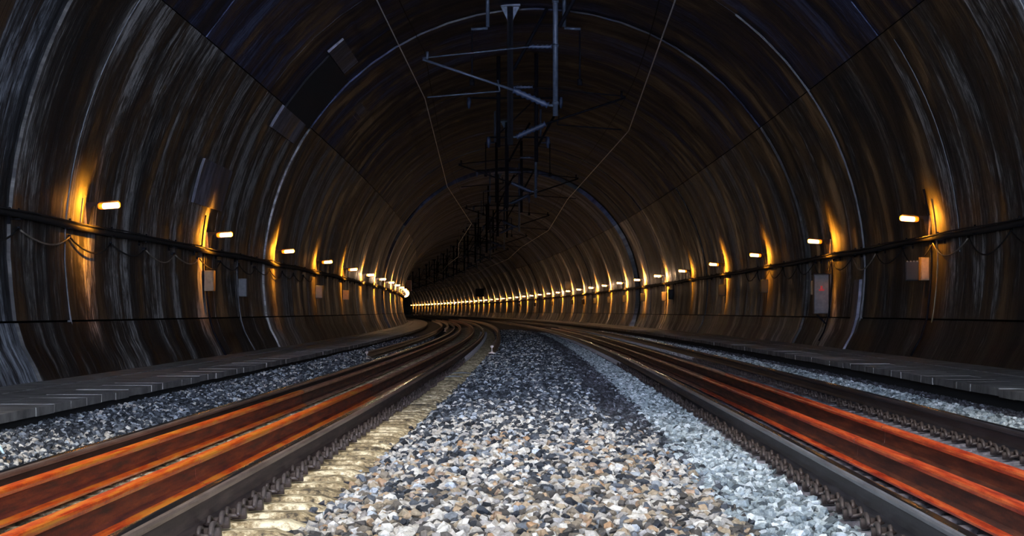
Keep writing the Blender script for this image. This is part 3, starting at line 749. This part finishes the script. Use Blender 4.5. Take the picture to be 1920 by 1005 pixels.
# ------------------------------------------------------------------ overhead line: supports, wires
HW = 4.6
def support(side, Z, label, extra=False):
    """side -1 serves the left track; the drop tube stands just across the axis"""
    xp = .37 if side < 0 else -.64
    if side > 0: base = xp
    t = tag(empty('catenary_support', W(xp, Z, HC+RT)), label, 'catenary support', 'overhead line supports')
    inv = Matrix.Translation(-t.location)
    def part(b_, name, m, sm=True):
        o = b_.build(name, m, t, sm); o.matrix_parent_inverse = inv; return o
    top = HC + math.sqrt(RT**2 - xp**2) + .15
    P = lambda X, h, dz=0: W(X, Z+dz, h)
    s = side
    if side < 0:
        part(MB().tube([P(xp, top), P(xp, 4.22)], .058, 12), 'drop_tube', M['galv'])
        for hh in (6.7, 5.75, 4.5): part(MB().tube([P(xp, hh-.03), P(xp, hh+.03)], .075, 12), 'tube_collar', M['galv'])
    else:
        b_ = MB()   # H section column
        for a, c_ in (((-.075, -.07), (.075, -.058)), ((-.075, .058), (.075, .07)), ((-.008, -.07), (.008, .07))):
            p0 = P(xp, 4.25); b_.box((p0.x+a[0], p0.y+a[1], p0.z), (p0.x+c_[0], p0.y+c_[1], CAMH+top))
        part(b_, 'drop_column', M['metal_dark'], False)
        p0 = P(xp, top-.17); b_ = MB().box((p0.x-.26, p0.y-.2, p0.z-.03), (p0.x+.26, p0.y+.2, p0.z+.03)); part(b_, 'top_plate', M['galv'], False)
        for q in (-1, 1):
            b_ = MB(); b_.add([P(xp+q*.07, top-.2, -.06), P(xp+q*.24, top-.2, -.06), P(xp+q*.07, top-.55, -.06), P(xp+q*.07, top-.2, -.045), P(xp+q*.24, top-.2, -.045), P(xp+q*.07, top-.55, -.045)], [(0,1,2),(5,4,3),(0,3,4,1),(1,4,5,2),(2,5,3,0)])
            part(b_, 'gusset', M['galv'], False)
    mm = M['galv'] if side < 0 and Z < 70 else M['metal_dark']
    # brace from the crown to the column
    part(MB().tube([P(xp + .95, HC+RT-.1), P(xp+.08, 6.15)], .045, 8), 'brace', M['metal_dark'])
    # cantilever: insulator, inclined tube, stay, registration arm with its dropper
    xi = xp + s*.9; xe = xp + s*1.75; xw_ = -2.40 if s < 0 else 2.2
    ins = MB(); n = 15
    pts = [P(xp + s*(.16 + .74*k/(n-1)), 4.45 + .33*k/(n-1)) for k in range(n)]
    ins.tube(pts, [.05 if k % 2 else .085 for k in range(n)], 10); part(ins, 'insulator', M['insul'])
    part(MB().tube([P(xp, 4.44), P(xp + s*.18, 4.46)], .03, 8), 'insulator_clamp', M['galv'])
    part(MB().tube([P(xi, 4.78), P(xw_+s*.1, 5.45)], .028, 8), 'cantilever_tube', mm)
    ins = MB(); pts = [P(xp + s*(.08 + .5*k/10), 5.72 - .0*k) for k in range(11)]
    ins.tube(pts, [.03 if k % 2 else .055 for k in range(11)], 8); part(ins, 'stay_insulator', M['insul'])
    part(MB().tube([P(xp+s*.55, 5.72), P(xw_+s*.1, 5.48)], .02, 6), 'stay_tube', mm)
    part(MB().tube([P(xi+s*.35, 5.0), P(xi+s*.3, 4.76)], .02, 6), 'steady_link', mm)
    part(MB().tube([P(xi+s*.3, 4.76), P(xw_, 4.63)], .018, 6), 'registration_arm', mm)
    part(MB().tube([P(xw_, 5.45), P(xw_, 5.62)], .03, 6), 'messenger_clamp', mm)
    return t
for i in range(13):
    support(-1, 61 + 44*i, f'{ORD[i]} overhead line support from the camera for the left track, round drop tube and cantilever')
    support(1, 72 + 44*i, f'{ORD[i]} overhead line support from the camera for the right track, dark drop column and cantilever')
def hanger(Z, xs, label):
    t = tag(empty('feeder_hanger', W(xs, Z, HC+RT)), label, 'hanger', 'feeder hangers under the crown'); inv = Matrix.Translation(-t.location)
    q = -1 if xs < 0 else 1
    def part(b_, name, m):
        o = b_.build(name, m, t, True); o.matrix_parent_inverse = inv
    part(MB().tube([W(xs, Z, HC+RT+.1), W(xs, Z, 6.55)], .045, 10), 'hanger_rod', M['galv'])
    part(MB().tube([W(xs, Z, 6.52), W(xs+q*.38, Z, 6.50)], .035, 8), 'hanger_foot', M['galv'])
    part(MB().tube([W(xs+q*.36, Z, 6.50), W(xs+q*.36, Z, 5.3)], .022, 8), 'suspension_rod', M['metal_dark'])
    part(MB().tube([W(xs+q*.36, Z, 5.35), W(xs+q*.36, Z, 5.2)], .06, 8), 'cable_cleat', M['metal_dark'])
for i in range(9):
    Z = 65 + 44*i
    hanger(Z, -1.14, f'{ORD[i]} feeder hanger from the camera left of the tunnel crown line')
    hanger(Z, .62, f'{ORD[i]} feeder hanger from the camera right of the tunnel crown line')
def gantry(Z, label):
    t = tag(empty('feeder_gantry', W(0, Z, HC+RT)), label, 'gantry', 'dark feeder gantries hanging from the crown'); inv = Matrix.Translation(-t.location)
    def part(b_, name, m):
        o = b_.build(name, m, t, True); o.matrix_parent_inverse = inv
    d = M['metal_dark']
    for X, hb in ((-1.0, 5.0), (.15, 4.55)):
        p0 = W(X, Z, hb); part(MB().box((p0.x-.06, p0.y-.06, p0.z), (p0.x+.06, p0.y+.06, CAMH+HC+RT+.1)), 'drop_post', d)
    part(MB().tube([W(-1.9, Z, 6.5), W(.9, Z, 6.5)], .035, 6), 'cross_bar', d)
    part(MB().tube([W(-1.3, Z, 5.3), W(.5, Z, 5.3)], .030, 6), 'cross_bar', d)
    part(MB().tube([W(-1.0, Z, 5.4), W(.15, Z, 6.5)], .025, 6), 'diagonal_bar', d)
    for X in (-1.9, -1.3, .5, .9):
        hh = 6.5 if X in (-1.9, .9) else 5.3
        part(MB().tube([W(X, Z, hh+.02), W(X, Z, hh-.12), W(X, Z, hh-.32)], [.05, .07, .03], 8), 'cable_insulator', M['insul'])
for i in range(9): gantry(86 + 44*i, f'{ORD[i]} dark twin post feeder gantry from the camera under the crown')
def wire(name, pts, r_, m, label):
    o = MB().tube([W(*p) for p in pts], r_, 6, caps=True).build(name, m, None, True); return tag(o, label, 'wire')
def zigzag(kinks, h, end=600, step=4, sag=0):
    out = []
    for (xa, za), (xb, zb) in zip(kinks[:-1], kinks[1:]):
        n_ = max(1, int((zb-za)/step))
        for k in range(n_):
            u = k/n_; z = za+(zb-za)*u
            # straight chord in world space between supports
            xw = (xa - C(za))*(1-u) + (xb - C(zb))*u + C(z)
            out.append((xw, z, h - sag*4*u*(1-u)))
    out.append((kinks[-1][0], kinks[-1][1], h)); return out
kr = [(2.1, 6), (1.95, 41.7), (2.38, 72), (1.85, 116), (2.25, 160), (1.8, 204)] + [(2.25 if k % 2 else 1.9, 204+44*k) for k in range(1, 10)]
kl = [(-2.3, 6), (-2.45, 61), (-2.90, 104), (-2.15, 148), (-2.75, 192), (-2.3, 236)] + [(-2.6 if k % 2 else -2.2, 236+44*k) for k in range(1, 9)]
wire('contact_wire', zigzag(kr, 4.6), .013, M['copper'], 'bright zigzag contact wire over the right track')
wire('contact_wire', zigzag(kl, 4.6), .011, M['copper'], 'bright zigzag contact wire over the left track')
wire('messenger_wire', zigzag(kr, 5.6, sag=.3), .009, M['metal_dark'], 'thin dark messenger wire above the right contact wire')
wire('messenger_wire', zigzag(kl, 5.6, sag=.3), .009, M['metal_dark'], 'thin dark messenger wire above the left contact wire')
# ------------------------------------------------------------------ litter
def P2(X, Z, dz=.0): p = W(X, Z, 0); return Vector((p.x, p.y, gz(X) + dz))
pts = [P2(-4.62+.0, 22.6, .03), P2(-4.45, 22.2, .16), P2(-4.28, 21.8, .13), P2(-4.13, 21.4, .03)]
tag(MB().tube(pts, [.012,.014,.014,.010], 6).build('plastic_strip', M['twig'], None, True), 'pale blue bent plastic strip lying on the gravel at the left frame edge', 'strip')
t = tag(empty('wire_tangle', P2(-4.1, 64)), 'white tangle of wire debris on the gravel left of the spare rail end', 'debris'); inv = Matrix.Translation(-t.location)
o = MB().tube([P2(-4.75+.15*k, 63.5, .05+.05*math.sin(k*1.3)) for k in range(7)], .011, 6).build('main_wire', M['white'], t, True); o.matrix_parent_inverse = inv
for k in range(7):
    o = MB().tube([P2(-4.6+.12*k, 63.5, .05), P2(-4.62+.13*k, 63.4, .13+.03*(k % 3)), P2(-4.5+.13*k, 63.4, .10)], .008, 5).build('wire_end', M['white'], t, True); o.matrix_parent_inverse = inv
for k, (Z, X0, X1) in enumerate(((44.2, -1.45, -1.12), (41.8, -1.45, -1.2))):
    p0 = W(X0, Z, 0); p1 = W(X1, Z, 0)
    b_ = MB().tube([(p0.x, p0.y-.02, .135), ((p0.x+p1.x)/2, p0.y, .145), (p1.x, p1.y+.02, .135)], [.006, .013, .006], 6)
    tag(b_.build('lime_crust', M['white'], None, True), ['white crust on a far left track sleeper end', 'white crust on a mid distance left track sleeper end', 'white crust on a near left track sleeper end'][k], 'crust')
sc.cycles.use_light_tree = True if hasattr(sc, 'cycles') else None
